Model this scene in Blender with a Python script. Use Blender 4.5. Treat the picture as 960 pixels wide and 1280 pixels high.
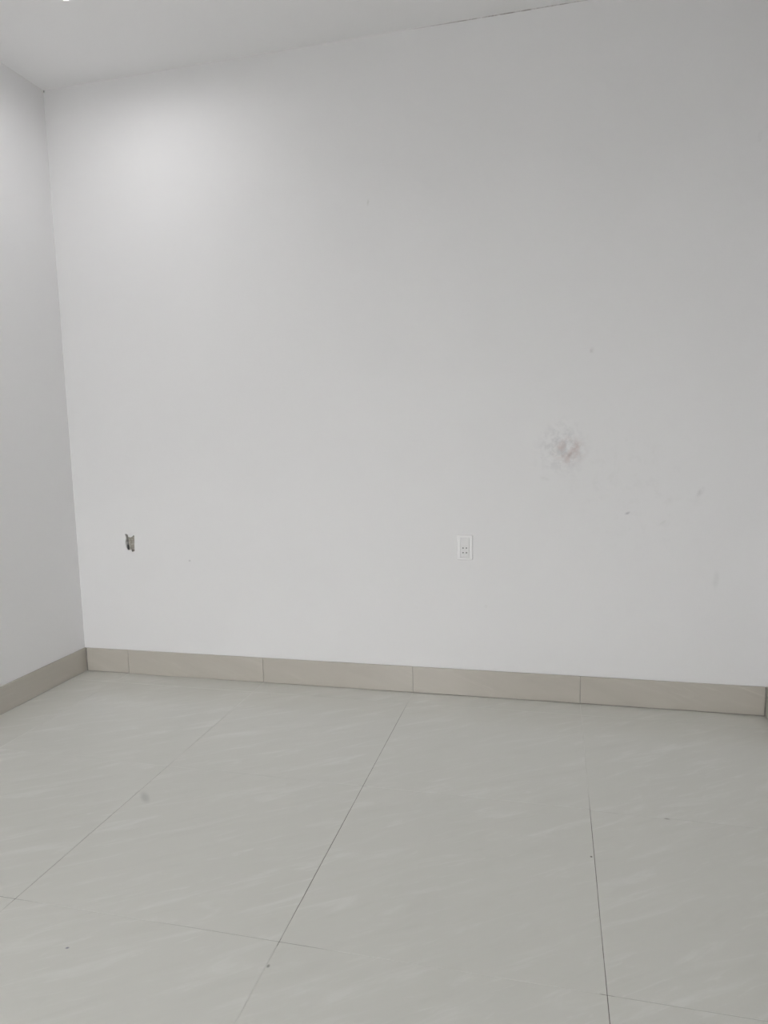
import bpy, bmesh, math, random
from mathutils import Vector, Matrix, noise as mnoise

for o in list(bpy.data.objects):
    bpy.data.objects.remove(o, do_unlink=True)
C = bpy.context.scene.collection
random.seed(7)

# ------------------------------------------------------------------ room measures (metres)
XL, XR = -0.312, 3.167        # left and right wall faces
YB, YF = 0.0, -4.943          # back wall face, front wall face (behind the camera)
H = 3.078                     # ceiling height
S = 0.8                       # square floor tile
XJ = 1.567                    # one floor joint running to the back wall
ROW = -0.143                  # first floor joint parallel to the back wall
BH, BT = 0.1328, 0.010        # skirting tile height, thickness
ASSUMED_DOOR = (0.0, 1.3, 2.2)         # assumed doorway, unseen, placed to light the back wall: x from, x to, height
SKY = 9.4

# ------------------------------------------------------------------ camera
cam_d = bpy.data.cameras.new('camera')
cam = bpy.data.objects.new('camera', cam_d); C.objects.link(cam)
cam_d.sensor_fit = 'AUTO'; cam_d.sensor_width = 36.0
cam_d.lens = 863.255 * 36.0 / 1280.0
cam_d.clip_start = 0.02
cam.location = (2.24560, -3.25531, 1.28316)
cam.rotation_euler = (1.457917, 0.0241563, 0.2404464)
bpy.context.scene.camera = cam

# ------------------------------------------------------------------ world and exposure
w = bpy.data.worlds.new('world'); bpy.context.scene.world = w
w.use_nodes = True
bg = w.node_tree.nodes['Background']
bg.inputs['Color'].default_value = (0.985, 0.985, 0.985, 1)
bg.inputs['Strength'].default_value = SKY
vs = bpy.context.scene.view_settings
vs.view_transform = 'Standard'; vs.look = 'None'; vs.gamma = 1.0
vs.use_curve_mapping = False
vs.exposure = 0.0
bpy.context.scene.cycles.max_bounces = 16
bpy.context.scene.cycles.diffuse_bounces = 12

# ------------------------------------------------------------------ helpers
def obj(name, bm, mat=None, parent=None, smooth=False):
    me = bpy.data.meshes.new(name)
    bmesh.ops.recalc_face_normals(bm, faces=bm.faces)
    bm.to_mesh(me); bm.free()
    if smooth:
        for p in me.polygons: p.use_smooth = True
    o = bpy.data.objects.new(name, me); C.objects.link(o)
    if mat: me.materials.append(mat)
    if parent: o.parent = parent
    return o

def struct(o):
    o['kind'] = 'structure'; return o

def tag(o, label, cat, group=None):
    o['label'] = label; o['category'] = cat
    if group: o['group'] = group
    return o

def empty(name, loc):
    o = bpy.data.objects.new(name, None); C.objects.link(o)
    o.location = loc; o.empty_display_size = 0.05
    return o

def box(bm, x0, x1, y0, y1, z0, z1):
    r = bmesh.ops.create_cube(bm, size=1.0)
    bmesh.ops.scale(bm, vec=(x1 - x0, y1 - y0, z1 - z0), verts=r['verts'])
    bmesh.ops.translate(bm, vec=((x0 + x1) / 2, (y0 + y1) / 2, (z0 + z1) / 2), verts=r['verts'])
    return r['verts']

def bevelled(x0, x1, y0, y1, z0, z1, b, seg=1):
    bm = bmesh.new()
    box(bm, x0, x1, y0, y1, z0, z1)
    bmesh.ops.bevel(bm, geom=list(bm.edges), offset=b, segments=seg, affect='EDGES', profile=0.5)
    return bm

# ------------------------------------------------------------------ materials
def new_mat(name):
    m = bpy.data.materials.new(name); m.use_nodes = True
    nt = m.node_tree
    return m, nt, nt.nodes['Principled BSDF']

def node(nt, kind, **kw):
    n = nt.nodes.new(kind)
    for k, v in kw.items(): setattr(n, k, v)
    return n

def math_n(nt, op, a, b=None, c=None, clamp=False):
    n = node(nt, 'ShaderNodeMath', operation=op); n.use_clamp = clamp
    for i, v in enumerate((a, b, c)):
        if v is None: continue
        if isinstance(v, (int, float)): n.inputs[i].default_value = v
        else: nt.links.new(v, n.inputs[i])
    return n.outputs[0]

def map_range(nt, v, a, b, c=0.0, d=1.0, smooth=False):
    n = node(nt, 'ShaderNodeMapRange')
    n.interpolation_type = 'SMOOTHSTEP' if smooth else 'LINEAR'
    nt.links.new(v, n.inputs['Value'])
    for k, x in zip(('From Min', 'From Max', 'To Min', 'To Max'), (a, b, c, d)): n.inputs[k].default_value = x
    return n.outputs['Result']

def noise_n(nt, vec, scale, detail=4, rough=0.5, dist=0.0):
    n = node(nt, 'ShaderNodeTexNoise')
    n.inputs['Scale'].default_value = scale; n.inputs['Detail'].default_value = detail
    n.inputs['Roughness'].default_value = rough; n.inputs['Distortion'].default_value = dist
    nt.links.new(vec, n.inputs['Vector'])
    return n

def mix_col(nt, fac, a, b):
    n = node(nt, 'ShaderNodeMix', data_type='RGBA')
    if isinstance(fac, (int, float)): n.inputs['Factor'].default_value = fac
    else: nt.links.new(fac, n.inputs['Factor'])
    for key, v in ((6, a), (7, b)):
        if isinstance(v, tuple): n.inputs[key].default_value = (*v, 1)
        else: nt.links.new(v, n.inputs[key])
    return n.outputs[2]

def mapping(nt, vec, rot=(0, 0, 0), scale=(1, 1, 1), loc=(0, 0, 0), kind='POINT'):
    n = node(nt, 'ShaderNodeMapping', vector_type=kind)
    n.inputs['Location'].default_value = loc; n.inputs['Rotation'].default_value = rot; n.inputs['Scale'].default_value = scale
    if vec is not None: nt.links.new(vec, n.inputs['Vector'])
    return n

def bump(nt, bsdf, height, strength, distance):
    b = node(nt, 'ShaderNodeBump')
    b.inputs['Strength'].default_value = strength; b.inputs['Distance'].default_value = distance
    nt.links.new(height, b.inputs['Height']); nt.links.new(b.outputs['Normal'], bsdf.inputs['Normal'])

def smudge(nt, pos, centre, ang_axis, ang, radii, soft=0.2):
    """mask of an elliptical smear round a point of the place"""
    sub = node(nt, 'ShaderNodeVectorMath', operation='SUBTRACT')
    nt.links.new(pos, sub.inputs[0]); sub.inputs[1].default_value = centre
    rot = [0, 0, 0]; rot[ang_axis] = -ang
    m = mapping(nt, sub.outputs[0], rot=tuple(rot))
    sc = node(nt, 'ShaderNodeVectorMath', operation='DIVIDE')
    nt.links.new(m.outputs[0], sc.inputs[0]); sc.inputs[1].default_value = radii
    ln = node(nt, 'ShaderNodeVectorMath', operation='LENGTH')
    nt.links.new(sc.outputs[0], ln.inputs[0])
    return map_range(nt, ln.outputs['Value'], soft, 1.0, 1.0, 0.0, smooth=True)

WHITE = (0.815, 0.812, 0.817)

def wall_paint(name, marks=False, k=1.0, base=WHITE):
    m, nt, b = new_mat(name)
    geo = node(nt, 'ShaderNodeNewGeometry'); pos = geo.outputs['Position']
    n1 = noise_n(nt, pos, 1.3, 3, 0.5)
    col = mix_col(nt, map_range(nt, n1.outputs['Fac'], 0.35, 0.65), tuple(c * 0.985 * k for c in base), tuple(c * k for c in base))
    if marks:
        fine = noise_n(nt, pos, 30, 5, 0.65)
        blot = map_range(nt, fine.outputs['Fac'], 0.44, 0.60)
        # grey-red scuffed patch
        halo = smudge(nt, pos, (2.275, 0, 1.20), 1, 0, (0.15, 1, 0.17), 0.0)
        core = smudge(nt, pos, (2.310, 0, 1.185), 1, 0, (0.095, 1, 0.085), 0.1)
        col = mix_col(nt, math_n(nt, 'MULTIPLY', math_n(nt, 'MULTIPLY', halo, blot), 0.50), col, (0.52, 0.52, 0.535))
        fine2 = noise_n(nt, pos, 24, 4, 0.6)
        blot2 = map_range(nt, fine2.outputs['Fac'], 0.40, 0.62)
        col = mix_col(nt, math_n(nt, 'MULTIPLY', math_n(nt, 'MULTIPLY', core, blot2), 0.72), col, (0.55, 0.44, 0.42))
        # rubbed area round the scuffs
        wide = smudge(nt, pos, (2.55, 0, 1.02), 1, 0.5, (0.62, 1, 0.40), 0.0)
        rub = noise_n(nt, pos, 17, 6, 0.7)
        col = mix_col(nt, math_n(nt, 'MULTIPLY', math_n(nt, 'MULTIPLY', wide, map_range(nt, rub.outputs['Fac'], 0.52, 0.72)), 0.22), col, (0.60, 0.60, 0.59))
        for (x, z, rx, rz, a, f, cc) in (
                (2.565, 0.902, 0.017, 0.008, -0.35, 0.75, (0.36, 0.36, 0.39)),
                (2.868, 0.996, 0.016, 0.036, 0.6, 0.35, (0.50, 0.50, 0.50)),
                (2.406, 1.628, 0.014, 0.018, 0.3, 0.40, (0.45, 0.44, 0.42)),
                (2.32, 1.17, 0.011, 0.030, 0.9, 0.55, (0.42, 0.36, 0.36)),
                (2.715, 0.86, 0.026, 0.008, -0.6, 0.25, (0.58, 0.60, 0.56)),
                (2.94, 0.606, 0.020, 0.055, 0.1, 0.25, (0.58, 0.58, 0.58)),
                (2.20, 1.06, 0.03, 0.012, 0.2, 0.25, (0.55, 0.55, 0.53)),
                (0.370, 0.639, 0.010, 0.008, 0, 0.55, (0.45, 0.45, 0.45)),
                (1.397, 2.357, 0.007, 0.020, 0.2, 0.35, (0.55, 0.55, 0.52)),
                (3.055, 2.45, 0.012, 0.03, 0.1, 0.30, (0.55, 0.55, 0.55)),
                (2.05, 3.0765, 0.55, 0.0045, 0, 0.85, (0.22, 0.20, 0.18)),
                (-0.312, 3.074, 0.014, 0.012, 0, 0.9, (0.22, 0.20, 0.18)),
                (1.93, 0.45, 0.012, 0.012, 0, 0.15, (0.55, 0.55, 0.52))):
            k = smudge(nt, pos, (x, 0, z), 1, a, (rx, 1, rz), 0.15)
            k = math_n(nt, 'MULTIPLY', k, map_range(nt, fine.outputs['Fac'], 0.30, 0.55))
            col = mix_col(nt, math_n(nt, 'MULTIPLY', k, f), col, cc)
    nt.links.new(col, b.inputs['Base Color'])
    b.inputs['Roughness'].default_value = 0.55
    b.inputs['Specular IOR Level'].default_value = 0.25
    n2 = noise_n(nt, pos, 6, 5, 0.6)
    bump(nt, b, n2.outputs['Fac'], 0.12, 0.01)
    return m

def tile_mat(name, base, light, dark, marks=False, rough=0.11, rot=math.radians(34), flat=False, k=1.0):
    m, nt, b = new_mat(name)
    geo = node(nt, 'ShaderNodeNewGeometry'); pos = geo.outputs['Position']
    inf = node(nt, 'ShaderNodeObjectInfo')
    off = node(nt, 'ShaderNodeVectorMath', operation='SCALE'); off.inputs['Scale'].default_value = 31.0
    comb = node(nt, 'ShaderNodeCombineXYZ')
    nt.links.new(inf.outputs['Random'], comb.inputs[0]); nt.links.new(inf.outputs['Random'], comb.inputs[1])
    nt.links.new(comb.outputs[0], off.inputs[0])
    add = node(nt, 'ShaderNodeVectorMath', operation='ADD')
    nt.links.new(pos, add.inputs[0]); nt.links.new(off.outputs[0], add.inputs[1])
    r = mapping(nt, add.outputs[0], rot=(0, -rot if flat else 0, 0 if flat else -rot))
    st = mapping(nt, r.outputs[0], scale=(1.6, 1.0, 11.0) if flat else (3.1, 18.0, 1.0))
    streak = noise_n(nt, st.outputs[0], 1.0, 7, 0.64, 0.7)
    st2 = mapping(nt, r.outputs[0], scale=(4.2, 1.0, 30.0) if flat else (6.5, 42.0, 1.0))
    vein = noise_n(nt, st2.outputs[0], 1.0, 5, 0.6, 0.9)
    cloud = noise_n(nt, add.outputs[0], 2.2, 4, 0.5)
    col = mix_col(nt, math_n(nt, 'MULTIPLY', map_range(nt, streak.outputs['Fac'], 0.50, 0.72, smooth=True), 0.66 * k), base, light)
    col = mix_col(nt, math_n(nt, 'MULTIPLY', map_range(nt, streak.outputs['Fac'], 0.48, 0.28, smooth=True), 0.55 * k), col, dark)
    vv = math_n(nt, 'MULTIPLY', map_range(nt, vein.outputs['Fac'], 0.56, 0.74, smooth=True), map_range(nt, cloud.outputs['Fac'], 0.40, 0.62))
    col = mix_col(nt, math_n(nt, 'MULTIPLY', vv, 0.75 * k), col, light)
    if marks:
        for (x, y, rx, ry, a, f, cc) in (
                (0.815, -1.175, 0.020, 0.060, 0.75, 0.40, (0.34, 0.34, 0.34)),
                (1.044, -1.877, 0.007, 0.005, 0.3, 0.85, (0.22, 0.22, 0.27)),
                (2.358, -1.216, 0.005, 0.005, 0, 0.95, (0.10, 0.09, 0.08)),
                (2.610, -0.955, 0.014, 0.006, 0, 0.7, (0.25, 0.24, 0.22)),
                (1.572, -1.825, 0.006, 0.008, 0, 0.8, (0.22, 0.22, 0.20))):
            kk = smudge(nt, pos, (x, y, 0), 2, a, (rx, ry, 1), 0.2)
            col = mix_col(nt, math_n(nt, 'MULTIPLY', kk, f), col, cc)
    nt.links.new(col, b.inputs['Base Color'])
    b.inputs['Roughness'].default_value = rough
    b.inputs['IOR'].default_value = 1.56
    return m

def plain(name, col, rough=0.5, spec=0.5, n_scale=None, n_amt=0.1, b_amt=0.0):
    m, nt, b = new_mat(name)
    b.inputs['Roughness'].default_value = rough
    b.inputs['Specular IOR Level'].default_value = spec
    geo = node(nt, 'ShaderNodeNewGeometry')
    n = noise_n(nt, geo.outputs['Position'], n_scale or 40.0, 4, 0.6)
    lo = tuple(c * (1 - n_amt) for c in col); hi = tuple(min(1, c * (1 + n_amt)) for c in col)
    nt.links.new(mix_col(nt, map_range(nt, n.outputs['Fac'], 0.3, 0.7), lo, hi), b.inputs['Base Color'])
    if b_amt: bump(nt, b, n.outputs['Fac'], b_amt, 0.004)
    return m

M_BACK = wall_paint('white_wall_paint_scuffed', True)
M_WALL = wall_paint('white_wall_paint')
M_CEIL = wall_paint('white_ceiling_paint', False, 1.045)
M_FLOOR = tile_mat('polished_floor_tile', (0.640, 0.638, 0.598), (0.715, 0.714, 0.682), (0.608, 0.606, 0.566), True)
M_SKIRT = tile_mat('skirting_tile', (0.510, 0.480, 0.431), (0.570, 0.541, 0.490), (0.470, 0.441, 0.393), False, 0.25, math.radians(20), True, 0.9)
def grout_mat():
    m, nt, b = new_mat('floor_grout')
    geo = node(nt, 'ShaderNodeNewGeometry'); pos = geo.outputs['Position']
    n = noise_n(nt, pos, 9, 4, 0.6)
    col = mix_col(nt, map_range(nt, n.outputs['Fac'], 0.35, 0.65), (0.55, 0.55, 0.51), (0.66, 0.66, 0.62))
    for (x, y, rx, ry, f) in ((XJ, -0.95, 0.02, 0.95, 1.0), (XJ + S, -1.55, 0.02, 0.80, 0.95), (XJ - S, -1.35, 0.02, 0.55, 0.75),
                              (XJ - S, -0.62, 0.02, 0.25, 0.45), (1.46, ROW - 2 * S, 0.28, 0.02, 0.8), (0.60, ROW - 2 * S, 0.28, 0.02, 0.9),
                              (2.70, ROW - 2 * S, 0.42, 0.02, 0.5), (2.95, ROW - S - 0.010, 0.40, 0.02, 0.65), (2.45, ROW - S - 0.010, 0.14, 0.02, 0.4),
                              (XJ - 2 * S, -0.45, 0.02, 0.35, 0.4)):
        k = smudge(nt, pos, (x, y, 0), 2, 0, (rx, ry, 1), 0.6)
        k = math_n(nt, 'MULTIPLY', k, map_range(nt, n.outputs['Fac'], 0.25, 0.50, 0.45, 1.0))
        col = mix_col(nt, math_n(nt, 'MULTIPLY', k, f), col, (0.12, 0.115, 0.10))
    nt.links.new(col, b.inputs['Base Color']); b.inputs['Roughness'].default_value = 0.8
    return m
M_GROUT = grout_mat()
M_BED = plain('skirting_mortar', (0.26, 0.25, 0.235), 0.9, 0.1, 60, 0.3)
M_PLATE = plain('white_plastic', (0.90, 0.90, 0.90), 0.30, 0.5, 30, 0.01)
M_INSERT = plain('insert_plastic', (0.80, 0.80, 0.80), 0.35, 0.5, 30, 0.01)
M_HOLE = plain('grey_contact_sleeve', (0.22, 0.22, 0.22), 0.6, 0.3, 30, 0.1)
M_MORTAR = plain('rough_mortar', (0.40, 0.378, 0.34), 0.95, 0.1, 90, 0.35, 0.8)
M_CEMENT = plain('cement_edge', (0.24, 0.24, 0.245), 0.95, 0.1, 120, 0.3, 0.6)
M_BEZEL = plain('white_metal_bezel', (0.85, 0.85, 0.85), 0.4, 0.5, 30, 0.01)

def glow(name, strength):
    m = bpy.data.materials.new(name); m.use_nodes = True
    nt = m.node_tree; nt.nodes.clear()
    e = node(nt, 'ShaderNodeEmission'); out = node(nt, 'ShaderNodeOutputMaterial')
    e.inputs['Color'].default_value = (0.99, 0.985, 0.995, 1); e.inputs['Strength'].default_value = strength
    nt.links.new(e.outputs[0], out.inputs[0])
    return m

# ------------------------------------------------------------------ floor: bed and tiles
bm = bmesh.new(); box(bm, XL - 0.15, XR + 0.15, YF - 0.15, YB + 0.15, -0.10, -0.0006)
floor = struct(obj('floor', bm, M_GROUT))
G = 0.0008                                   # half joint
xs = [XL] + [XJ + k * S for k in (-2, -1, 0, 1, 2)]
xs[-1] = XR
ys = [YB]; y = ROW
while y > YF + 0.01: ys.append(y); y -= S
ys.append(YF)
for i in range(len(xs) - 1):
    for j in range(len(ys) - 1):
        dz = random.uniform(-0.00025, 0.00025)
        yy = [y_ - (0.010 if i == 4 and q == 2 else 0.0) for q, y_ in enumerate(ys)]   # one joint laid a little off
        bm = bevelled(xs[i] + G, xs[i + 1] - G, yy[j + 1] + G * 0.75, yy[j] - G * 0.75, -0.010, dz, 0.0006)
        obj('floor_tile', bm, M_FLOOR, floor)

# ------------------------------------------------------------------ walls and ceiling
HOLE = [(-0.0111,0.7777),(-0.0013,0.7787),(0.0074,0.7754),(0.0110,0.7625),(0.0222,0.7602),(0.0334,0.7628),(0.0416,0.7715),
        (0.0487,0.7697),(0.0467,0.7378),(0.0435,0.6847),(0.0370,0.6806),(0.0274,0.6813),(0.0248,0.6930),(0.0179,0.6935),
        (0.0100,0.6888),(0.0017,0.6896),(-0.0042,0.7024),(-0.0070,0.7172),(-0.0089,0.7370),(-0.0029,0.7568),(-0.0062,0.7691)]

def wall_with_hole(name, outer, inner, plane_pt, depth, mat):
    """flat wall face with a cut-out, extruded away from the room"""
    bm = bmesh.new()
    def ring(pts): 
        vs_ = [bm.verts.new(plane_pt(a, b, 0)) for a, b in pts]
        return [bm.edges.new((vs_[i], vs_[(i + 1) % len(vs_)])) for i in range(len(vs_))]
    es = ring(outer)
    for h in inner: es += ring(h)
    bmesh.ops.triangle_fill(bm, edges=es, use_beauty=True)
    g = bmesh.ops.extrude_face_region(bm, geom=list(bm.faces))
    d = Vector(plane_pt(0, 0, depth)) - Vector(plane_pt(0, 0, 0))
    bmesh.ops.translate(bm, vec=d, verts=[v for v in g['geom'] if isinstance(v, bmesh.types.BMVert)])
    return obj(name, bm, mat)

wall_back = struct(wall_with_hole('wall_back', [(XL - 0.15, 0), (XR + 0.15, 0), (XR + 0.15, H), (XL - 0.15, H)], [HOLE],
                                  lambda a, b, t: (a, YB + t, b), 0.15, M_BACK))
bm = bmesh.new(); box(bm, XL - 0.15, XL, YF, YB, 0, H); struct(obj('wall_left', bm, M_WALL))
bm = bmesh.new(); box(bm, XR, XR + 0.15, YF, YB, 0, H); struct(obj('wall_right', bm, M_WALL))
d0, d1, dh = ASSUMED_DOOR
struct(wall_with_hole('wall_front', [(XL - .15, 0), (d0, 0), (d0, dh), (d1, dh), (d1, 0), (XR + .15, 0), (XR + .15, H), (XL - .15, H)], [],
                      lambda a, b, t: (a, YF - t, b), 0.15, M_WALL))
bm = bmesh.new()                                   # lining of the assumed doorway
box(bm, d0 - 0.05, d0 + 0.02, YF - 0.155, YF + 0.012, 0, dh + 0.05)
box(bm, d1 - 0.02, d1 + 0.05, YF - 0.155, YF + 0.012, 0, dh + 0.05)
box(bm, d0 + 0.02, d1 - 0.02, YF - 0.155, YF + 0.012, dh - 0.02, dh + 0.05)
struct(obj('assumed_doorway_offscreen', bm, M_BEZEL))
bm = bmesh.new(); box(bm, -30, 30, -30, 30, -0.25, -0.11)
struct(obj('ground', bm, plain('outdoor_paving', (0.25, 0.25, 0.25), 0.9, 0.1, 3, 0.1)))
bm = bmesh.new(); box(bm, XL - 0.15, XR + 0.15, YF - 0.15, YB + 0.15, H, H + 0.12)
struct(obj('ceiling', bm, M_CEIL))

# ------------------------------------------------------------------ tiled skirting
def skirting(name, place, cuts, gaps, ends=(0.0, 0.0)):
    """place(a, t, z): a along the wall, t out of the wall. cuts: joints along a"""
    def slab(a0, a1, t0, t1, z0, z1, bev):
        bm = bevelled(a0, a1, t0, t1, z0, z1, bev) if bev else bmesh.new()
        if not bev: box(bm, a0, a1, t0, t1, z0, z1)
        for v in bm.verts: v.co = place(*v.co)
        return bm
    bed = struct(obj(name, slab(cuts[0] - ends[0], cuts[-1] + ends[1], 0.0, BT * 0.55, 0.0, BH - 0.002, 0), M_BED))
    for i in range(len(cuts) - 1):
        g0, g1 = gaps[i]
        bm = slab(cuts[i] + 0.0009, cuts[i + 1] - 0.0009, BT * 0.3, BT, 0.0, BH, 0.0008)
        for v in bm.verts:                       # uneven mortar gap under the tile
            if v.co.z < BH * 0.5:
                p = (v.co.x - XL) / (XR - XL)
                v.co.z += g0 + (g1 - g0) * (0.5 + 0.5 * math.sin(i * 1.7 + p * 9))
        obj('skirting_tile', bm, M_SKIRT, bed)
    return bed

skirting('baseboard_back', lambda a, t, z: Vector((a, YB - t, z)), [XL + BT + 0.007, XJ - 2 * S, XJ - S, XJ, XJ + S, XR - BT - 0.004],
         [(0.0022, 0.0030), (0.0006, 0.0014), (0.0006, 0.0020), (0.0022, 0.0034), (0.0020, 0.0036)], (0.012, 0.008))
skirting('baseboard_left', lambda a, t, z: Vector((XL + t, a, z)), [YF, -4.8, -4.0, -3.2, -2.4, -1.6, -0.8, 0.0],
         [(0.0010, 0.0024)] * 7)
skirting('baseboard_right', lambda a, t, z: Vector((XR - t, a, z)), [YF, -4.8, -4.0, -3.2, -2.4, -1.6, -0.8, 0.0],
         [(0.0010, 0.0024)] * 7)

# ------------------------------------------------------------------ open socket recess in the back wall
rec = empty('socket_recess', (0.02, YB, 0.68))
tag(rec, 'open socket hole with crumbling grey mortar in the white wall', 'wall hole')
def local(bm, o):
    bmesh.ops.translate(bm, vec=-Vector(o.location), verts=bm.verts); return bm
# liner following the ragged edge
bm = bmesh.new(); n = len(HOLE)
cx = sum(p[0] for p in HOLE) / n; cz = sum(p[1] for p in HOLE) / n
ra = [bm.verts.new((x, YB + 0.0015, z)) for x, z in HOLE]
rb = [bm.verts.new((cx + (x - cx) * 1.06, YB + 0.040, cz + (z - cz) * 1.04)) for x, z in HOLE]
for i in range(n):
    bm.faces.new((ra[i], ra[(i + 1) % n], rb[(i + 1) % n], rb[i]))
obj('plaster_edge', local(bm, rec), M_CEMENT, rec)
# lumpy mortar bed
bm = bmesh.new(); NX, NZ = 18, 28; grid = []
for j in range(NZ + 1):
    row = []
    for i in range(NX + 1):
        x = -0.020 + 0.078 * i / NX; z = 0.672 + 0.116 * j / NZ
        d = 0.0065 + 0.006 * mnoise.noise(Vector((x * 55, 0.3, z * 55))) + 0.003 * mnoise.noise(Vector((x * 160, 1.3, z * 160)))
        d += 0.030 * max(0.0, min(1.0, (0.0045 - x) / 0.004))                               # deep slot on the left
        d += 0.020 * math.exp(-(((x + 0.001) / 0.010) ** 2 + ((z - 0.700) / 0.014) ** 2))   # pit, lower left
        d += 0.022 * math.exp(-(((x - 0.038) / 0.009) ** 2 + ((z - 0.685) / 0.008) ** 2))   # pit, lower right
        row.append(bm.verts.new((x, YB + max(0.003, min(0.05, d)), z)))
    grid.append(row)
for j in range(NZ):
    for i in range(NX):
        bm.faces.new((grid[j][i], grid[j][i + 1], grid[j + 1][i + 1], grid[j + 1][i]))
obj('mortar', local(bm, rec), M_MORTAR, rec)
# dark plug added to stand in for shade, lower left of the hole
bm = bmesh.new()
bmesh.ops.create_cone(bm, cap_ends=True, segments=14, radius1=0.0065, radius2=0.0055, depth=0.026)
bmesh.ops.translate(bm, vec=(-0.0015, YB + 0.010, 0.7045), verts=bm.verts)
obj('shade_plug', local(bm, rec), plain('shade_plug_dark', (0.10, 0.10, 0.10), 0.6, 0.3, 80, 0.3), rec)

# ------------------------------------------------------------------ wall outlet
OX, OZ, OW, OH, OD = 1.832, 0.735, 0.076, 0.120, 0.0095
out = empty('wall_outlet', (OX, YB, OZ - OH / 2))
tag(out, 'white plastic double power outlet mounted on the white wall', 'power outlet')
# face plate: chamfered rim with a sunk middle panel
bm = bmesh.new()
def loop(hw, hh, y, r, seg=4):
    pts = []
    for k, (sx, sz) in enumerate(((1, 1), (-1, 1), (-1, -1), (1, -1))):
        for q in range(seg + 1):
            a = math.pi / 2 * (k + q / seg)
            pts.append(bm.verts.new((sx * (hw - r) + r * math.cos(a), y, OH / 2 + sz * (hh - r) + r * math.sin(a))))
    return pts
PW, PH, PX, PZ = 0.0215, 0.0480, 0.0, 0.0015
L = [loop(OW / 2, OH / 2, 0.0, 0.004), loop(OW / 2, OH / 2, -0.0055, 0.004), loop(OW / 2 - 0.0035, OH / 2 - 0.0035, -OD, 0.004),
     loop(PW + 0.0012, PH + 0.0012, -OD, 0.002), loop(PW + 0.0004, PH + 0.0004, -0.0012, 0.002)]
for a, b_ in zip(L[:-1], L[1:]):
    m_ = len(a)
    for i in range(m_): bm.faces.new((a[i], a[(i + 1) % m_], b_[(i + 1) % m_], b_[i]))
bm.faces.new(L[-1])
obj('face_plate', bm, M_PLATE, out)
mh = 0.0224
for nm, z0, z1 in (('blank_module', 0.0130, 0.0233), ('socket_module', 0.0237, 0.0457), ('socket_module', 0.0461, 0.0681), ('blank_module', 0.0685, 0.1080)):
    zc = (z0 + z1) / 2; hx = PW - 0.0004
    cut = []
    if nm == 'socket_module':                       # two real pin holes through the module
        for sx in (-1, 1):
            cut.append([(sx * 0.0082 + 0.0036 * math.cos(2 * math.pi * q / 16), zc + 0.0036 * math.sin(2 * math.pi * q / 16)) for q in range(16)])
    mod = wall_with_hole(nm, [(-hx, z0), (hx, z0), (hx, z1), (-hx, z1)], cut, lambda a, b, t: (a, -OD + 0.0012 + t, b), 0.0065, M_INSERT)
    mod.parent = out
    if nm == 'socket_module':
        for ring in cut:                            # sleeve lining the hole, closed at its inner end
            bm = bmesh.new()
            f = [bm.verts.new((a, -OD + 0.0022, b)) for a, b in ring]; g = [bm.verts.new((a, -OD + 0.0076, b)) for a, b in ring]
            for q in range(16): bm.faces.new((f[q], f[(q + 1) % 16], g[(q + 1) % 16], g[q]))
            bm.faces.new(g)
            obj('pin_hole', bm, M_HOLE, mod)
        for dz, hh in ((mh * 0.36, 0.0006), (-mh * 0.36, 0.0006)):       # moulded grooves round each socket
            obj('moulded_groove', bevelled(-0.0125, 0.0125, -OD + 0.0010, -OD + 0.0020, zc + dz - hh, zc + dz + hh, 0.0003), M_INSERT, mod)

# ------------------------------------------------------------------ ceiling downlights
def downlight(x, y, strength, label, rec=0.012):
    t = empty('ceiling_downlight', (x, y, H))
    tag(t, label, 'ceiling light')
    bm = bmesh.new()
    prof = [(0.050, 0.0), (0.050, -rec), (0.053, -rec - 0.002), (0.060, -rec + 0.002), (0.063, -0.003), (0.063, 0.0)]
    N = 40; rings = []
    for r, z in prof: rings.append([bm.verts.new((r * math.cos(2 * math.pi * k / N), r * math.sin(2 * math.pi * k / N), z)) for k in range(N)])
    for a, b_ in zip(rings[:-1], rings[1:]):
        for k in range(N): bm.faces.new((a[k], a[(k + 1) % N], b_[(k + 1) % N], b_[k]))
    obj('bezel', bm, M_BEZEL, t, True)
    bm = bmesh.new(); bmesh.ops.create_circle(bm, cap_ends=True, segments=N, radius=0.0502)
    bmesh.ops.translate(bm, vec=(0, 0, -0.002), verts=bm.verts)
    o = obj('diffuser', bm, glow('lamp_glow', strength), t)
    return t
downlight(0.322, -0.6585, 190.0, 'round white downlight set in the ceiling near the left back corner', 0.007)
